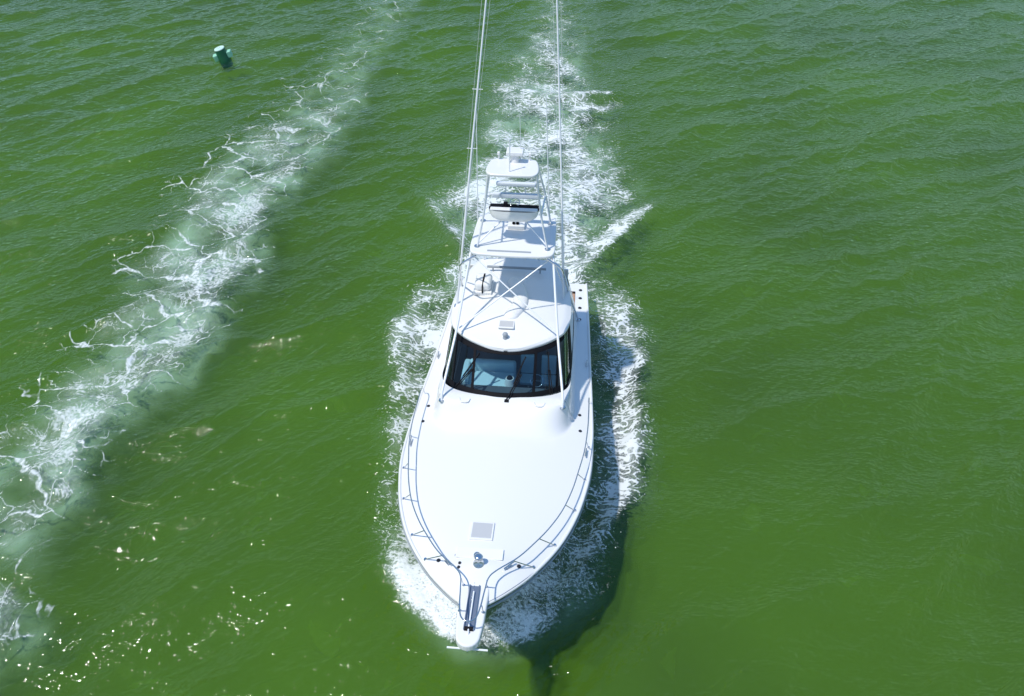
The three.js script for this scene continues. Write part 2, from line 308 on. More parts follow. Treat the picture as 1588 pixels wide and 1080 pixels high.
function foamSheet(name, label, tex, uvOf, inside, lift) {
  const use = new Int32Array(NX * NZ).fill(-1), pos = [], nor = [], uv = [], idx = [], N = seaGeo.attributes.normal.array;
  const put = (k) => {
    if (use[k] < 0) { use[k] = pos.length / 3; const x = seaPos[3 * k], z = seaPos[3 * k + 2]; pos.push(x, seaPos[3 * k + 1] + lift, z); nor.push(N[3 * k], N[3 * k + 1], N[3 * k + 2]); uv.push(...uvOf(x, z)); }
    return use[k];
  };
  for (let j = 0; j < NZ - 1; j++) { if (GZS[j] < -60 || GZS[j] > 12) continue; for (let i = 0; i < NX - 1; i++) {
    if (Math.abs(GXS[i]) > 24 || !inside(GXS[i] + 0.035, GZS[j] + 0.035)) continue;
    const a = j * NX + i, b = a + NX; idx.push(put(a), put(b), put(a + 1), put(a + 1), put(b), put(b + 1));
  } }
  const g = new THREE.BufferGeometry();
  g.setAttribute('position', new THREE.Float32BufferAttribute(pos, 3)); g.setAttribute('normal', new THREE.Float32BufferAttribute(nor, 3)); g.setAttribute('uv', new THREE.Float32BufferAttribute(uv, 2)); g.setIndex(idx);
  const m = std(0.78, 0.81, 0.81, 0.8, { alphaMap: tex, transparent: true, bumpMap: tex, bumpScale: 0.03 });
  const o = part(name, g, m, scene); tag(o, label, 'foam', { kind: 'stuff' });
}
const NEAR = [-8, 8, -13, 8], FARB = [-9, 9, -52, -13], OLD = [-21.5, -5.5, -55, 10.5];
foamSheet('wake_foam', 'white foam churned up beside the hull and bow of the white boat', foamTexture(1400, 1840, (s, t) => ownFoam(mix(NEAR[0], NEAR[1], s), mix(NEAR[2], NEAR[3], t))),
  (x, z) => { const [u, w] = toBoat(x, z); return [(u - NEAR[0]) / 16, (w - NEAR[2]) / 21]; }, (x, z) => { const [u, w] = toBoat(x, z); return w > -13 && Math.abs(u) < 7.9 && ownWake(u, w)[0] > 0.02; }, 0.012);
foamSheet('wake_foam_001', 'broad white wake trailing behind the stern of the white boat', foamTexture(1024, 2048, (s, t) => ownFoam(mix(FARB[0], FARB[1], s), mix(FARB[2], FARB[3], t))),
  (x, z) => { const [u, w] = toBoat(x, z); return [(u - FARB[0]) / 18, (w - FARB[2]) / 39]; }, (x, z) => { const [u, w] = toBoat(x, z); return w <= -13 && Math.abs(u) < 8.9 && ownWake(u, w)[0] > 0.02; }, 0.012);
foamSheet('wake_foam_002', 'lacy foam trail of an earlier boat along the left of the picture', foamTexture(1024, 2048, (s, t) => oldFoam(mix(OLD[0], OLD[1], s), mix(OLD[2], OLD[3], t))),
  (x, z) => [(x - OLD[0]) / 16, (z - OLD[2]) / 65.5], (x, z) => oldWake(x, z)[0] > 0.02, 0.012);

{ // spray thrown up by the bow: flecks of water in the air
  const n = 5200, g = new THREE.IcosahedronGeometry(1, 0), o = new THREE.InstancedMesh(g, std(0.86, 0.88, 0.88, 0.5), n), q = new THREE.Object3D();
  for (let i = 0; i < n; i++) {
    const side = rnd() < 0.6 ? -1 : 1, w = 7.0 - 4.2 * Math.pow(rnd(), 1.8), hh = hullHalf(w), rim = side < 0 ? rimL(w) : rimR(w), t = 0.45 + 0.22 * gauss(), a = mix(hh + 0.05, rim, t);
    const u = side * a, x = X0 + u * cY + w * sY, z = -u * sY + w * cY, s = 0.004 + 0.012 * Math.pow(rnd(), 4);
    q.position.set(x, hullWater(u, w) + 0.03 + 0.55 * Math.pow(rnd(), 1.6) * clamp(1 - Math.abs(t - 0.45)) * smooth(2, 5, w), z); q.scale.set(s * (0.7 + 0.8 * rnd()), s * (0.7 + 0.6 * rnd()), s * (0.7 + 0.8 * rnd())); q.rotation.set(rnd() * 6, rnd() * 6, rnd() * 6); q.updateMatrix(); o.setMatrixAt(i, q.matrix);
  }
  o.name = 'bow_spray'; tag(o, 'fine white spray thrown up on both sides of the bow', 'spray', { kind: 'stuff' }); o.castShadow = true; scene.add(o);
}

// ---------------------------------------------------------------- the boat
const boat = new THREE.Group(); boat.name = 'fishing_boat';
tag(boat, 'white sport fishing motor boat with a tall lookout tower running towards the viewer', 'boat');
boat.rotation.order = 'YXZ'; boat.rotation.set(-TRIM, YAW, 0);
{ const p = V(0, 0, -4).sub(V(0, 0, -4).applyEuler(new THREE.Euler(-TRIM, 0, 0))).applyEuler(new THREE.Euler(0, YAW, 0)); boat.position.set(p.x + X0, p.y, p.z); }
scene.add(boat);

const beam = lut([[-8.1, 2.5], [-5, 2.62], [-2.5, 2.69], [-0.6, 2.74], [1.4, 2.77], [2.8, 2.73], [3.7, 2.62], [4.9, 2.35], [6, 1.92], [7, 1.28], [7.6, 0.72], [7.95, 0.28], [8.05, 0.05]]);
const sheer = lut([[-8.1, 1.25], [-3, 1.45], [0, 1.76], [4, 2.15], [7.7, 2.45], [8.1, 2.48]]);
const chine = lut([[-8.1, 2.25], [-3, 2.35], [0, 2.25], [3, 1.75], [5, 1.05], [6.5, 0.5], [8.05, 0.03]]);
const chineY = lut([[-8.1, -0.25], [0, -0.2], [4, 0.1], [6, 0.45], [8.05, 1.0]]);
const keelY = lut([[-8.1, -0.8], [0, -1.0], [4, -0.9], [6, -0.6], [8.05, 0.4]]);
const stations = []; for (let i = 0; i <= 90; i++) { const t = i / 90; stations.push(-8.1 + 16.15 * (1 - Math.pow(1 - t, 1.35))); }
function hullPoint(z, v) { // v: 0 keel .. 0.25 chine .. 1 sheer
  const ys = sheer(z), yk = keelY(z), yc = chineY(z); let x, y;
  if (v < 0.25) { const t = v / 0.25; x = chine(z) * t; y = mix(yk, yc, t); }
  else { const t = (v - 0.25) / 0.75, fl = smooth(-1, 6, z); x = mix(chine(z), beam(z), mix(Math.pow(t, 0.8), Math.pow(t, 1.9), fl)); y = mix(yc, ys, t); }
  return [x, y, z - 1.75 * smooth(3, 8, z) * Math.pow(clamp(1 - (y - yk) / (ys - yk)), 1.15)];
}
{
  const gs = [];
  for (const s of [1, -1]) gs.push(gridGeo(90, 24, (a, b) => { const z = stations[Math.round(a * 90)], p = hullPoint(z, s > 0 ? b : 1 - b); return [p[0] * s, p[1], p[2]]; }));
  const tr = []; for (const s of [1, -1]) for (let k = 0; k < 12; k++) { const p = hullPoint(-8.1, k / 12), q = hullPoint(-8.1, (k + 1) / 12), t = [p[0] * s, p[1], -8.1, q[0] * s, q[1], -8.1, 0, q[1], -8.1, p[0] * s, p[1], -8.1, 0, q[1], -8.1, 0, p[1], -8.1]; tr.push(...t); }
  const g = new THREE.BufferGeometry(); g.setAttribute('position', new THREE.Float32BufferAttribute(tr, 3)); g.computeVertexNormals(); gs.push(g);
  part('hull', clean(gs), M.gelcoat, boat);
}
const coamTop = lut([[-5.4, 2.3], [-2.5, 2.36], [-1.2, 2.44], [0, 2.6], [0.45, 2.7], [0.8, 2.76], [2, 2.76]]);
function deckY(x, z) {
  const b = beam(z), a = Math.abs(x), base = sheer(z) + 0.02 + 0.3 * (1 - Math.min(1, (a / b) * (a / b))) * smooth(-5, 0, z) * smooth(8.2, 6.8, z) + 0.06 * smooth(6.5, 7.2, z);
  if (z < -5.3) return base;
  const zc = Math.max(0, z + 0.5), d = Math.pow(Math.pow(a / 2.17, 4) + Math.pow(zc / 2.55, 4), 0.25), f = Math.pow(zc / 2.55, 4) / (Math.pow(a / 2.17, 4) + Math.pow(zc / 2.55, 4) + 1e-9);
  const k = smooth(1, mix(0.93, 0.5, f), d);
  return mix(base, Math.max(base, coamTop(z)), k);
}
const cabinHalf = (z) => (z > 0.78 ? 0 : z > -0.9 ? 2.03 * Math.pow(clamp(1 - Math.pow((z + 0.9) / 1.68, 3.2)), 1 / 2.6) : 2.03);
{
  const zs = [], gs = [];
  for (let z = -8.1; z < -5.3; z += 0.2) zs.push(z);
  zs.push(-5.301, -5.299); for (let z = -5.1; z < 0.5; z += 0.09) zs.push(z);
  for (let z = 0.5; z < 0.78; z += 0.02) zs.push(z);
  for (let z = 0.785; z < 7.4; z += 0.06) zs.push(z);
  for (let z = 7.4; z <= 8.06; z += 0.03) zs.push(z);
  const inner = (z) => (z < -7.55 ? 0 : z < -5.3 ? 2.06 : cabinHalf(z)), n = zs.length - 1;
  for (const s of [1, -1]) gs.push(gridGeo(n, 70, (a, b) => { const z = zs[Math.round(a * n)], x = mix(inner(z), beam(z) - 0.02, s > 0 ? b : 1 - b); return [x * s, deckY(x, z), z]; }));
  part('deck', mergeVertices(clean(gs.map((g) => { g.deleteAttribute('normal'); const q = g.clone(); q.computeVertexNormals(); return q; })), 1e-4), M.gelcoat, boat);
}
function edgePath(s, dy, dx, z0 = -8.1, z1 = 8.05, n = 60) { const p = []; for (let i = 0; i <= n; i++) { const z = z0 + (z1 - z0) * (1 - Math.pow(1 - i / n, 1.5)); p.push(V(s * Math.max(0, beam(z) + dx), sheer(z) + dy, z)); } return p; }
for (const s of [1, -1]) { part('toe_rail', tube(edgePath(s, 0.02, -0.03), 0.045, 140), M.gelcoat, boat); part('rub_rail', tube(edgePath(s, -0.13, 0.0), 0.03, 140), M.greypad, boat); }

// cockpit
part('cockpit_sole', box(0, 0.45, -6.45, 4.1, 0.06, 2.3), M.tan, boat);
for (const s of [1, -1]) { part('cockpit_liner', box(s * 2.09, 0.86, -6.45, 0.06, 0.84, 2.3), M.gelcoat, boat); part('coaming_pad', box(s * 1.99, 1.13, -6.4, 0.14, 0.24, 2.1, 0.05), M.tan, boat); }
part('transom_liner', box(0, 0.86, -7.58, 3.9, 0.84, 0.06), M.gelcoat, boat);
for (const z of [-7.6, -7.0, -6.3, -5.5]) for (const s of [1, -1]) part('rod_holder', clean([new THREE.TorusGeometry(0.055, 0.016, 6, 14).rotateX(Math.PI / 2).translate(s * 2.25, deckY(2.25, z) + 0.012, z), new THREE.CylinderGeometry(0.05, 0.05, 0.02, 12).translate(s * 2.25, deckY(2.25, z), z)]), M.boltblack, boat);

// cabin: glass round the front and sides, black surround, posts, interior
const baseC = [], topC = [], NP = 48;
{
  const right = [[0, 0.8, 0, -0.27], [0.35, 0.78, 0.35, -0.29], [0.9, 0.66, 0.9, -0.42], [1.35, 0.45, 1.32, -0.68], [1.62, 0.25, 1.56, -0.95], [1.86, -0.12, 1.74, -1.3], [1.98, -0.6, 1.82, -1.75], [2.03, -1.2, 1.84, -2.2], [2.04, -2.2, 1.84, -2.9], [2.04, -3.6, 1.8, -3.9], [2.02, -5.2, 1.7, -4.8]];
  const full = [...right.slice(1).reverse().map(([a, b, c, d]) => [-a, b, -c, d]), ...right];
  const cb = new THREE.CatmullRomCurve3(full.map(([x, z]) => V(x, coamTop(z) + 0.01, z))), ct = new THREE.CatmullRomCurve3(full.map(([, , x, z]) => V(x, 3.72 + 0.02 * Math.abs(x), z)));
  for (let i = 0; i <= NP * 4; i++) { baseC.push(cb.getPoint(i / (NP * 4))); topC.push(ct.getPoint(i / (NP * 4))); }
}
const NC = baseC.length - 1;
const wallAt = (s, t, out = 0) => { const i = s * NC, k = Math.min(NC - 1, Math.floor(i)), f = i - k, b = baseC[k].clone().lerp(baseC[k + 1], f), p = topC[k].clone().lerp(topC[k + 1], f).sub(b).multiplyScalar(t).add(b); const n = V(p.x * 0.55, 0.35, p.z + 2.6).normalize(); return p.addScaledVector(n, out); };
const band = (s0, s1, t0, t1, out, n = 40) => { // a strip of the cabin wall with thickness
  const g = gridGeo(n, 6, (a, b) => { const s = mix(s0, s1, a), ring = b * 6; const t = ring < 0.5 || ring > 5.5 ? t0 : ring < 2.5 ? t0 : ring < 3.5 ? t1 : ring < 4.5 ? t1 : t0; const o = ring < 0.5 || ring > 4.5 || (ring > 3.5) ? out - 0.03 : out; return wallAt(s, t, ring > 5.5 ? out - 0.03 : o).toArray(); });
  return g;
};
const SW = 0.155, posts = [];   // the glass runs between these shares of the wall's length
{
  const sOfX = (x) => { for (let i = 0; i < NC; i++) if (baseC[i].z > -0.9 && baseC[i].x <= x && baseC[i + 1].x > x) return (i + (x - baseC[i].x) / (baseC[i + 1].x - baseC[i].x)) / NC; return 0; };
  const marks = [SW, 0.245, sOfX(-1.62), sOfX(-0.95), sOfX(0.92), sOfX(1.62), 0.755, 1 - SW];
  part('window_surround', band(0.02, 0.98, -0.02, 0.075, 0.005, 160), M.black, boat);
  part('window_surround', band(0.02, 0.98, 0.9, 1.0, 0.005, 160), M.black, boat);
  for (const [i, s] of marks.entries()) part('window_post', band(s - (i === 0 || i === 7 ? 0.03 : 0.0042), s + (i === 0 || i === 7 ? 0.03 : 0.0042), 0.0, 1.0, 0.008, 4), i === 1 || i === 6 ? M.steel : M.black, boat);
  for (let i = 0; i < marks.length - 1; i++) part('window_pane', gridGeo(24, 8, (a, b) => wallAt(mix(marks[i], marks[i + 1], a), mix(0.05, 0.93, b), -0.012).toArray()), M.glass, boat);
  for (const s of [1, -1]) part('cabin_side', gridGeo(12, 4, (a, b) => { const t = s > 0 ? mix(0, SW - 0.02, a) : mix(1, 1 - SW + 0.02, a); return wallAt(t, b).toArray(); }), M.gelcoat, boat);
  part('aft_bulkhead', box(0, 2.6, -5.1, 3.5, 2.3, 0.06), M.gelcoat, boat);
}
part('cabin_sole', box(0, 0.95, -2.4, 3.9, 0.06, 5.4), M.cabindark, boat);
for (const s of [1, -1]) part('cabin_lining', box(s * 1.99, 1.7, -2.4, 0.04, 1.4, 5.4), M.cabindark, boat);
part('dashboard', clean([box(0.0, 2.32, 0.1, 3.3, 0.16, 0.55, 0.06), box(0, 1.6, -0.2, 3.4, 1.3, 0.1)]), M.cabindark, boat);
{
  const lounge = part('settee', clean([box(-0.5, 2.1, -0.55, 1.5, 0.3, 1.1, 0.12), box(-0.5, 2.2, -1.25, 1.5, 0.7, 0.22, 0.1)]), M.seat, boat);
  part('backrest', box(-1.32, 2.25, -0.75, 0.22, 0.55, 1.15, 0.08), M.seat, lounge);
  const comp = part('compass', new THREE.CylinderGeometry(0.13, 0.17, 0.22, 20).translate(0.12, 2.5, -0.3), M.gelcoat, boat);
  part('dome', new THREE.SphereGeometry(0.1, 16, 8, 0, 6.2832, 0, 1.57).translate(0.12, 2.6, -0.3), M.black, comp);
  for (const x of [0.62, 1.3]) { const c = part('helm_seat', box(x, 1.75, -1.35, 0.5, 0.14, 0.5, 0.05), M.seat, boat); part('backrest', box(x, 2.2, -1.62, 0.5, 0.75, 0.12, 0.05), M.seat, c); part('pedestal', new THREE.CylinderGeometry(0.06, 0.09, 0.75, 12).translate(x, 1.33, -1.35), M.steel, c); }
  part('steering_wheel', clean([new THREE.TorusGeometry(0.2, 0.018, 8, 28).rotateX(-0.9).translate(0.95, 2.2, -0.75), rod(V(0.75, 2.2, -0.75), V(1.15, 2.2, -0.75), 0.012)]), M.steel, boat);
}
// wipers
for (const [sx, tx, sz] of [[-1.55, -0.98, 1], [0.1, 0.5, 1], [1.42, 1.3, 1]]) {
  const find = (x) => { let best = 0; for (let i = 0; i <= NC; i++) if (baseC[i].z > -0.9 && Math.abs(baseC[i].x - x) < Math.abs(baseC[best].x - x)) best = i; return best / NC; };
  const s0 = find(sx), s1 = find(tx), p0 = wallAt(s0, -0.06, 0.05), p1 = wallAt(s1, 0.5, 0.06), p2 = wallAt(s0, -0.06, 0.05).add(V(0.07, 0, 0)), p3 = wallAt(s1, 0.5, 0.06).add(V(0.05, 0, 0));
  const wp = part('wiper', clean([box(p0.x + 0.03, p0.y, p0.z + 0.02, 0.14, 0.08, 0.12), rod(p0, p1, 0.02), rod(p2, p3, 0.016)]), M.rubber, boat);
  part('blade', rod(wallAt(mix(s0, s1, 0.62), 0.28, 0.03), wallAt(mix(s0, s1, sx > 1 ? 1.1 : 1.25), 0.86, 0.03), 0.022), M.rubber, wp);
}
for (const s of [1, -1]) part('step_vent', tube([V(s * 1.12 - 0.16, deckY(1.12, 0.98) + 0.012, 0.98), V(s * 1.12 - 0.1, deckY(1.12, 1.1) + 0.02, 1.1), V(s * 1.12 + 0.1, deckY(1.12, 1.1) + 0.02, 1.1), V(s * 1.12 + 0.16, deckY(1.12, 0.98) + 0.012, 0.98)], 0.022, 24), M.gelcoat, boat);

// cabin roof
const roofEdge = lut([[-5.1, 1.42], [-4.6, 1.62], [-4.0, 1.76], [-3.2, 1.87], [-2.4, 1.92], [-1.7, 1.88], [-1.2, 1.74], [-0.85, 1.48], [-0.55, 1.1], [-0.36, 0.7], [-0.26, 0.35], [-0.22, 0.0]]);
const roofY = (x, z) => { const e = Math.max(0.05, roofEdge(z)); return 3.8 + 0.26 * (1 - Math.pow(Math.min(1, Math.abs(x) / 1.95), 2.2)) * smooth(-0.1, -1.6, z) + 0.05 * smooth(-0.2, -0.5, z) - 0.05 * smooth(0.9, 1, Math.abs(x) / e); };
{
  const zs = []; for (let i = 0; i <= 70; i++) zs.push(-5.1 + 4.88 * (1 - Math.pow(1 - i / 70, 2.0)));
  const top = gridGeo(48, 70, (a, b) => { const z = zs[Math.round(b * 70)], e = roofEdge(z), x = (a * 2 - 1) * e; return [x, roofY(x, z), z]; });
  const rim = [], n = 140; for (let i = 0; i <= 70; i++) rim.push([roofEdge(zs[i]), zs[i]]);
  const pts = [...rim, ...rim.slice(0, -1).reverse().map(([x, z]) => [-x, z])].filter((p, i, l) => !i || Math.hypot(p[0] - l[i - 1][0], p[1] - l[i - 1][1]) > 0.004);
  const skirt = gridGeo(pts.length, 3, (a, b) => { const [x, z] = pts[Math.round(a * pts.length) % pts.length], k = [0, 0.012, 0.0, -0.05][Math.round(b * 3)]; const r = Math.hypot(x, z + 2.6); return [x + k * x / r, roofY(x, z) - [0, 0.03, 0.09, 0.11][Math.round(b * 3)], z + k * (z + 2.6) / r]; });
  const under = gridGeo(24, 30, (a, b) => { const z = -5.05 + 4.75 * (1 - b), e = roofEdge(z) - 0.06, x = (a * 2 - 1) * Math.max(0, e); return [x, 3.7, z]; });
  const roof = part('cabin_roof', clean([top, skirt, under]), M.gelcoat, boat);
  const hatch = part('roof_hatch', box(-0.06, roofY(0, -1.12) + 0.02, -1.12, 0.5, 0.06, 0.4, 0.025), M.gelcoat, roof); hatch.rotation.x = 0;
  part('searchlight', clean([new THREE.CylinderGeometry(0.06, 0.08, 0.08, 14).translate(-0.05, roofY(0, -0.62) + 0.04, -0.62), new THREE.SphereGeometry(0.085, 14, 10).scale(1, 0.9, 1).translate(-0.05, roofY(0, -0.62) + 0.13, -0.62)]), M.greypad, roof);
  part('hatch_pane', box(-0.06, roofY(0, -1.12) + 0.046, -1.12, 0.42, 0.02, 0.32, 0.009), M.hatchpane, roof);
  const fair = tube([V(0.0, 4.1, -3.5), V(0.16, 4.1, -3.1), V(0.27, 4.1, -2.6), V(0.24, 4.1, -2.1), V(0.06, 4.06, -1.62)], 0.25, 50, 0.5, false, 16); fair.scale(1, 0.6, 1).translate(0, 1.64, 0);
  part('roof_fairing', clean([fair, new THREE.SphereGeometry(0.25, 16, 10).scale(1, 0.6, 1).translate(0.0, 4.1, -3.5), new THREE.SphereGeometry(0.25, 16, 10).scale(1, 0.6, 1).translate(0.06, 4.076, -1.62)]), M.gelcoat, roof);
  part('light_bar', clean([box(0, roofY(0, -4.2) + 0.14, -4.2, 2.0, 0.07, 0.08), box(-0.8, roofY(0.8, -4.2) + 0.06, -4.2, 0.05, 0.12, 0.05), box(0.8, roofY(0.8, -4.2) + 0.06, -4.2, 0.05, 0.12, 0.05)]), M.greypad, roof);
  const rk = []; for (const y of [0.28, 0.5]) rk.push(rod(V(-1.2, 3.95 + y, -5.0), V(1.2, 3.95 + y, -5.0), 0.02)); for (let i = 0; i < 6; i++) rk.push(rod(V(-1.2 + 0.48 * i, 3.85, -5.0), V(-1.2 + 0.48 * i, 4.5, -5.03), 0.022));
  part('rod_rack', clean(rk), M.tube, roof);
}

// foredeck fittings
const onDeck = (x, z, up = 0) => deckY(Math.abs(x), z) + up;
{
  const pitch = (z) => Math.atan2(deckY(0, z + 0.3) - deckY(0, z - 0.3), 0.6);
  const put = (g, x, z, up) => g.rotateX(-pitch(z)).translate(x, onDeck(x, z, up), z);
  const h = part('deck_hatch', put(box(0, 0, 0, 0.6, 0.05, 0.62, 0.024), -0.03, 5.88, 0.01), M.gelcoat, boat);
  part('pane', put(box(0, 0, 0, 0.5, 0.02, 0.52, 0.009), -0.03, 5.88, 0.031), M.hatchpane, h);
  part('locker_lid', put(box(0, 0, 0, 1.16, 0.03, 0.36, 0.015), -0.0, 6.62, -0.006), M.nonskid, boat);
  for (const [x, z] of [[-0.56, 6.72], [-0.44, 6.98], [-0.45, 7.1]]) part('deck_socket', new THREE.CylinderGeometry(0.035, 0.04, 0.03, 14).translate(x, onDeck(x, z, 0.012), z), M.boltblack, boat);
  part('windlass', clean([new THREE.LatheGeometry([[0.001, 0.3], [0.06, 0.3], [0.1, 0.27], [0.1, 0.24], [0.06, 0.18], [0.065, 0.1], [0.12, 0.05], [0.14, 0.0]].map(([x, y]) => new THREE.Vector2(x, y)), 24).translate(0.02, onDeck(0, 6.98), 6.98), new THREE.SphereGeometry(0.09, 14, 10).translate(-0.04, onDeck(0, 6.8, 0.1), 6.8)]), M.steel, boat);
  const chain = []; for (let i = 0; i < 24; i++) chain.push(new THREE.TorusGeometry(0.026, 0.008, 5, 10).rotateX(i % 2 ? Math.PI / 2 : 0).rotateY(Math.PI / 2).translate(-0.0 - 0.002 * i, 2.62 + 0.02, 7.12 + 0.045 * i));
  part('anchor_chain', clean(chain), M.steel, boat);
  for (const s of [1, -1]) for (const [x, z, a] of [[0.75, 6.95, 0.75], [2.56, 2.3, 0.05], [2.55, -2.6, 0]]) {
    const g = clean([rod(V(0, 0.07, -0.17), V(0, 0.07, 0.17), 0.02), rod(V(0, 0, -0.06), V(0, 0.07, -0.06), 0.018), rod(V(0, 0, 0.06), V(0, 0.07, 0.06), 0.018), box(0, 0, 0, 0.07, 0.02, 0.2)]);
    part('cleat', g.rotateY(-s * a).translate(s * x, onDeck(x, z, 0.012), z), M.steel, boat);
  }
  for (const s of [1, -1]) for (const [x, z] of [[0.98, 6.85], [2.35, 0.45], [2.38, 1.25]]) part('filler_cap', new THREE.CylinderGeometry(0.05, 0.055, 0.02, 16).translate(s * x, onDeck(x, z, 0.01), z), M.boltblack, boat);
}
// bow pulpit
{
  const out = [[0.36, 7.2], [0.345, 7.8], [0.32, 8.5], [0.28, 8.85]]; const tip = []; for (let i = 0; i <= 12; i++) { const a = i / 12 * Math.PI; tip.push([0.28 * Math.cos(a), 8.85 + 0.3 * Math.sin(a)]); }
  const ol = [...out.slice(0, -1), ...tip, ...out.slice(0, -1).reverse().map(([x, z]) => [-x, z])];
  const pl = part('bow_pulpit', slab(ol, 2.42, 2.63, 0, 0.045), M.gelcoat, boat);
  const ch = part('anchor_chute', clean([box(0.0, 2.635, 8.15, 0.24, 0.03, 1.2, 0.01), box(-0.11, 2.665, 8.15, 0.025, 0.06, 1.2, 0.008), box(0.11, 2.665, 8.15, 0.025, 0.06, 1.2, 0.008)]), M.chute, pl);
  part('roller', new THREE.CylinderGeometry(0.05, 0.05, 0.2, 14).rotateZ(Math.PI / 2).translate(0, 2.66, 8.72), M.rubber, pl);
  part('anchor', clean([rod(V(0, 2.7, 7.75), V(0, 2.68, 8.8), 0.02), rod(V(0, 2.68, 8.8), V(0, 2.3, 9.05), 0.025), rod(V(-0.46, 2.34, 9.02), V(0.46, 2.34, 9.02), 0.024)]), M.tube, boat);
}
// bow rail: one bent pipe from side to side with stanchions
{
  const inset = lut([[-0.6, 0.12], [2, 0.2], [3.5, 0.3], [4.8, 0.31], [6.2, 0.38], [7.4, 0.42]]), rx = (z) => beam(z) - inset(z), half = [];
  half.push(V(rx(-0.3), deckY(2.5, -0.3) + 0.02, -0.3), V(rx(-0.2), deckY(2.5, -0.2) + 0.28, -0.18), V(rx(0.1), deckY(2.5, 0.1) + 0.44, 0.12));
  for (const z of [0.8, 1.6, 2.6, 3.5, 4.3, 5.1, 5.8, 6.4, 6.9]) half.push(V(rx(z), sheer(z) + 0.5 + 0.08 * smooth(5, 7, z), z));
  half.push(V(0.5, 2.99, 7.32), V(0.33, 3.02, 7.58), V(0.28, 3.04, 7.95), V(0.235, 3.05, 8.4), V(0.16, 3.05, 8.7));
  const all = [...half, V(0, 3.05, 8.8), ...half.slice().reverse().map((p) => V(-p.x, p.y, p.z))];
  part('bow_rail', tube(all, 0.017, 340, 0.5, false, 8), M.steel, boat);
  for (const s of [1, -1]) {
    for (const z of [1.95, 3.4, 4.65, 5.95, 6.75]) { const x = beam(z) - 0.13, y = deckY(x, z), t = z + 0.26; part('stanchion', clean([rod(V(s * x, y, z), V(s * rx(t), sheer(t) + 0.5 + 0.08 * smooth(5, 7, t), t), 0.015), new THREE.CylinderGeometry(0.035, 0.045, 0.03, 12).translate(s * x, y + 0.015, z)]), M.steel, boat); }
    for (const z of [7.55, 8.25]) part('stanchion', clean([rod(V(s * 0.27, 2.62, z), V(s * mix(0.3, 0.25, z - 7.55), 3.04, z + 0.12), 0.014), new THREE.CylinderGeometry(0.035, 0.04, 0.025, 12).translate(s * 0.27, 2.64, z)]), M.steel, boat);
  }
}

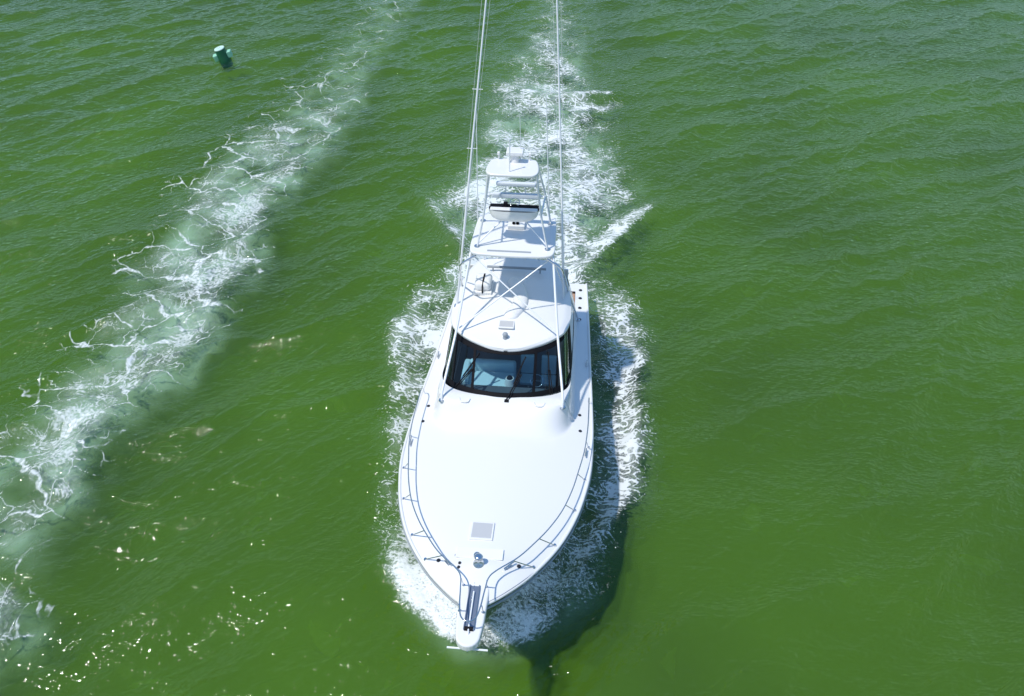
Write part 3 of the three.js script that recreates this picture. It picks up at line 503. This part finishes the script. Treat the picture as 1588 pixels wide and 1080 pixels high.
// lookout tower
{
  const P = [V(1.27, 5.92, -2.25), V(1.22, 5.92, -4.2)];
  for (const s of [1, -1]) {
    const m = (p) => V(p.x * s, p.y, p.z), foot = V(1.81, deckY(1.81, 1.0), 1.0);
    const leg = part('tower_leg', tube([m(foot), m(V(1.8, foot.y + 0.3, 0.86)), m(V(1.55, 4.1, -0.62)), m(P[0])], 0.038, 40, 0.3), M.tube, boat);
    part('foot_plate', new THREE.CylinderGeometry(0.09, 0.1, 0.03, 16).translate(s * foot.x, foot.y + 0.01, foot.z), M.steel, leg);
    const aft = part('tower_leg', tube([m(V(1.1, 5.9, -2.1)), m(V(1.53, 5.62, -2.05)), m(V(1.62, 5.2, -2.3)), m(V(1.83, 3.5, -3.85)), m(V(2.2, 1.4, -5.45))], 0.032, 40, 0.4), M.steel, boat);
    part('foot_plate', new THREE.CylinderGeometry(0.08, 0.09, 0.03, 16).translate(s * 2.2, deckY(2.2, -5.45) + 0.02, -5.45), M.steel, aft);
    part('tower_brace', rod(m(V(1.25, 5.85, -2.28)), m(V(-1.5, 4.05, -0.82)), 0.022), M.tube, boat);
    part('tower_brace', rod(m(V(1.25, 5.8, -2.3)), m(V(1.62, 4.0, -3.6)), 0.022), M.tube, boat);
    part('tower_leg', tube([m(V(1.08, 6.03, -2.45)), m(V(0.86, 7.2, -2.42)), m(V(0.7, 8.6, -2.3))], 0.031, 24), M.tube, boat);
    part('tower_leg', tube([m(V(1.1, 6.03, -4.1)), m(V(0.92, 7.2, -3.75)), m(V(0.68, 8.6, -2.95))], 0.031, 24), M.tube, boat);
    for (const z of [-2.45, -4.1]) part('foot_plate', new THREE.CylinderGeometry(0.09, 0.1, 0.03, 16).translate(s * 1.09, 6.04, z), M.steel, boat);
    part('side_bar', tube([m(V(0.86, 7.2, -2.42)), m(V(0.92, 7.2, -3.75))], 0.028), M.tube, boat);
    part('tower_brace', rod(m(V(1.08, 6.1, -2.5)), m(V(0.3, 6.75, -3.0)), 0.024), M.tube, boat);
  }
  const lower = part('tower_platform', slab(loop([[0, -1.98], [0.6, -2.0], [1.1, -2.06], [1.3, -2.3], [1.31, -3.2], [1.27, -4.3], [1.1, -4.62], [0, -4.66]], 90), 5.93, 6.03, 0, 0.04), M.gelcoat, boat);
  part('slot', box(-0.08, 6.026, -2.22, 1.35, 0.02, 0.1, 0.008), M.greypad, lower);
  part('instrument_box', box(0.02, 6.1, -3.85, 0.55, 0.14, 0.5, 0.03), M.gelcoat, lower);
  const horn = (x) => new THREE.LatheGeometry([[0.015, 0], [0.02, 0.1], [0.055, 0.18]].map(([a, b]) => new THREE.Vector2(a, b)), 14).rotateX(Math.PI / 2).translate(x, 6.23, -3.85);
  part('horn', clean([horn(-0.06), horn(0.06)]), M.black, lower);
  // helm pod: a deep bowl with a flat dash
  const pod = part('helm_pod', gridGeo(64, 18, (a, b) => { const t = a * 2 * Math.PI, cx = Math.cos(t), cz = Math.sin(t), ex = Math.sign(cx) * Math.pow(Math.abs(cx), 0.45), ez = Math.sign(cz) * Math.pow(Math.abs(cz), 0.7); const wide = b < 0.001 ? 0 : Math.pow(1 - Math.pow(1 - b, 5), 0.5) * (0.86 + 0.14 * b); return [0.78 * ex * wide, mix(6.68, 7.08, b), -3.05 + 0.06 * (1 - b) + (cz > 0 ? 0.27 : 0.2) * ez * wide]; }), M.gelcoat, boat);
  part('dash', box(0, 7.09, -3.13, 1.5, 0.05, 0.24, 0.02), M.black, pod);
  part('dash_brow', box(0, 7.09, -2.93, 1.46, 0.06, 0.18, 0.028), M.gelcoat, pod);
  part('throttle_box', box(-0.27, 7.16, -3.12, 0.13, 0.14, 0.14), M.black, pod);
  part('steering_wheel', clean([new THREE.TorusGeometry(0.15, 0.012, 6, 24).rotateX(-1.0).translate(0.0, 7.17, -3.26), rod(V(-0.15, 7.17, -3.26), V(0.15, 7.17, -3.26), 0.016)]), M.steel, pod);
  // padded belly bands round the lookout's standing place
  const pad = (y, z, w, h) => box(0, y, z, w, h, 0.14, 0.06);
  part('backrest_pad', pad(7.54, -3.75, 1.25, 0.15), M.cushion, boat);
  part('backrest_pad', pad(7.1, -3.85, 1.55, 0.18), M.cushion, boat);
  part('backrest_bar', tube([V(-0.92, 7.05, -3.75), V(-0.7, 7.08, -3.95), V(0.7, 7.08, -3.95), V(0.92, 7.05, -3.75)], 0.025, 30), M.tube, boat);
  for (const x of [-0.35, 0.3]) part('pad_support', rod(V(x, 7.05, -3.88), V(x * 0.9, 7.5, -3.8), 0.018), M.tube, boat);
  const top = part('tower_top', slab(loop([[0, -1.93], [0.4, -1.94], [0.66, -2.0], [0.76, -2.25], [0.72, -2.75], [0.58, -3.02], [0, -3.08]], 80), 8.6, 8.69, 0, 0.035), M.gelcoat, boat);
  const radar = part('radar_box', box(0.03, 8.98, -2.9, 0.5, 0.12, 0.42, 0.03), M.gelcoat, top);
  part('mount', new THREE.CylinderGeometry(0.1, 0.13, 0.28, 14).translate(0.03, 8.82, -2.85), M.gelcoat, radar);
  part('mast_light', clean([rod(V(-0.07, 8.68, -2.15), V(-0.07, 9.6, -2.2), 0.017), new THREE.CylinderGeometry(0.03, 0.03, 0.06, 10).translate(-0.07, 9.62, -2.2)]), M.tube, top);
  for (const s of [1, -1]) part('deck_light', clean([rod(V(s * 0.46, 8.66, -2.98), V(s * 0.46, 8.84, -2.98), 0.018), box(s * 0.46, 8.87, -2.98, 0.08, 0.1, 0.08)]), M.gelcoat, top);
}
// outriggers and aerials
{
  const lean = { '-1': [[-1.8, 3.72, -2.35], [-1.47, 7.0, -2.9], [-0.4, 17.5, -4.6]], 1: [[1.66, 3.75, -2.95], [1.45, 7.0, -3.5], [0.7, 17.5, -5.2]] };
  for (const s of [-1, 1]) {
    const [a, b, c] = lean[s].map((p) => V(...p)), o = part('outrigger', clean([rod(a, b, 0.038, 0.034), rod(b, c, 0.034, 0.018)]), M.tube, boat);
    part('base', box(a.x, a.y + 0.06, a.z, 0.14, 0.16, 0.2), M.steel, o);
    for (let k = 0; k < 3; k++) { const p = b.clone().lerp(c, 0.02 + k * 0.16); part('spreader', rod(p.clone().add(V(-0.15, 0, 0)), p.clone().add(V(0.15, 0, 0)), 0.012), M.tube, o); }
    for (const d of [-0.13, 0.13]) part('halyard', rod(a.clone().add(V(d * 0.3, 0.3, 0)), c.clone().lerp(b, 0.25).add(V(d, 0, 0)), 0.0045, 0.0045, 5), M.line, o);
  }
  part('aerial', rod(V(1.05, 6.03, -4.3), V(0.81, 10.1, -4.6), 0.02, 0.012), M.tube, boat);
  part('aerial', rod(V(0.2, 8.69, -2.95), V(0.15, 10.0, -3.0), 0.012, 0.007), M.tube, boat);
  part('aerial', rod(V(-1.3, 5.2, -4.3), V(-1.3, 9.6, -4.6), 0.018, 0.01), M.tube, boat);
}

// life raft canister standing on the cabin roof
{
  const g = new THREE.Group(); g.name = 'life_raft_canister'; tag(g, 'white life raft canister with a black strap on the cabin roof', 'life raft');
  const p = V(-0.99, roofY(0.99, -3.1) - 0.01, -3.1).applyEuler(boat.rotation).add(boat.position);
  g.position.copy(p); g.rotation.order = 'YXZ'; g.rotation.copy(boat.rotation); scene.add(g);
  const tray = [box(0, 0.07, 0, 0.6, 0.14, 0.78, 0.03)]; for (let i = 0; i < 8; i++) tray.push(box(-0.26 + 0.075 * i, 0.07, 0.385, 0.035, 0.1, 0.04, 0.01));
  part('lower_shell', clean(tray), M.gelcoat, g);
  part('lid', new RoundedBoxGeometry(0.54, 0.34, 0.7, 5, 0.13).translate(0, 0.28, 0), M.gelcoat, g);
  part('strap', tube([V(0.0, 0.1, 0.4), V(0.0, 0.33, 0.36), V(0.01, 0.46, 0.2), V(0.015, 0.46, -0.2), V(0.02, 0.33, -0.36)], 0.024, 40, 0.4), M.black, g);
}

// ---------------------------------------------------------------- channel buoy
{
  const b = new THREE.Group(); b.name = 'channel_buoy'; tag(b, 'green can buoy leaning in the water at the upper left', 'buoy');
  b.position.set(-18.95, -0.12, -35.1); b.rotation.set(0.05, 0.2, 0.24); b.scale.set(1.04, 0.8, 1.04); scene.add(b);
  const paint = std(0.012, 0.13, 0.06, 0.45), pale = std(0.28, 0.6, 0.42, 0.5), lid = std(0.55, 0.74, 0.64, 0.5);
  part('can', new THREE.LatheGeometry([[0.001, -0.6], [0.36, -0.6], [0.38, -0.1], [0.35, 0.0], [0.33, 0.86], [0.335, 0.88], [0.32, 0.92]].map(([x, y]) => new THREE.Vector2(x, y)), 32), paint, b);
  part('top_plate', clean([new THREE.CylinderGeometry(0.32, 0.335, 0.05, 32).translate(0, 0.93, 0), new THREE.TorusGeometry(0.18, 0.012, 6, 24).rotateX(Math.PI / 2).translate(0, 0.96, 0)]), lid, b);
  for (const s of [1, -1]) part('side_plate', box(s * 0.44, 0.3, 0, 0.28, 0.5, 0.4, 0.05), pale, b);
  part('lifting_eye', new THREE.TorusGeometry(0.06, 0.016, 8, 16).translate(0, 1.0, 0), M.steel, b);
}

renderer.render(scene, camera);
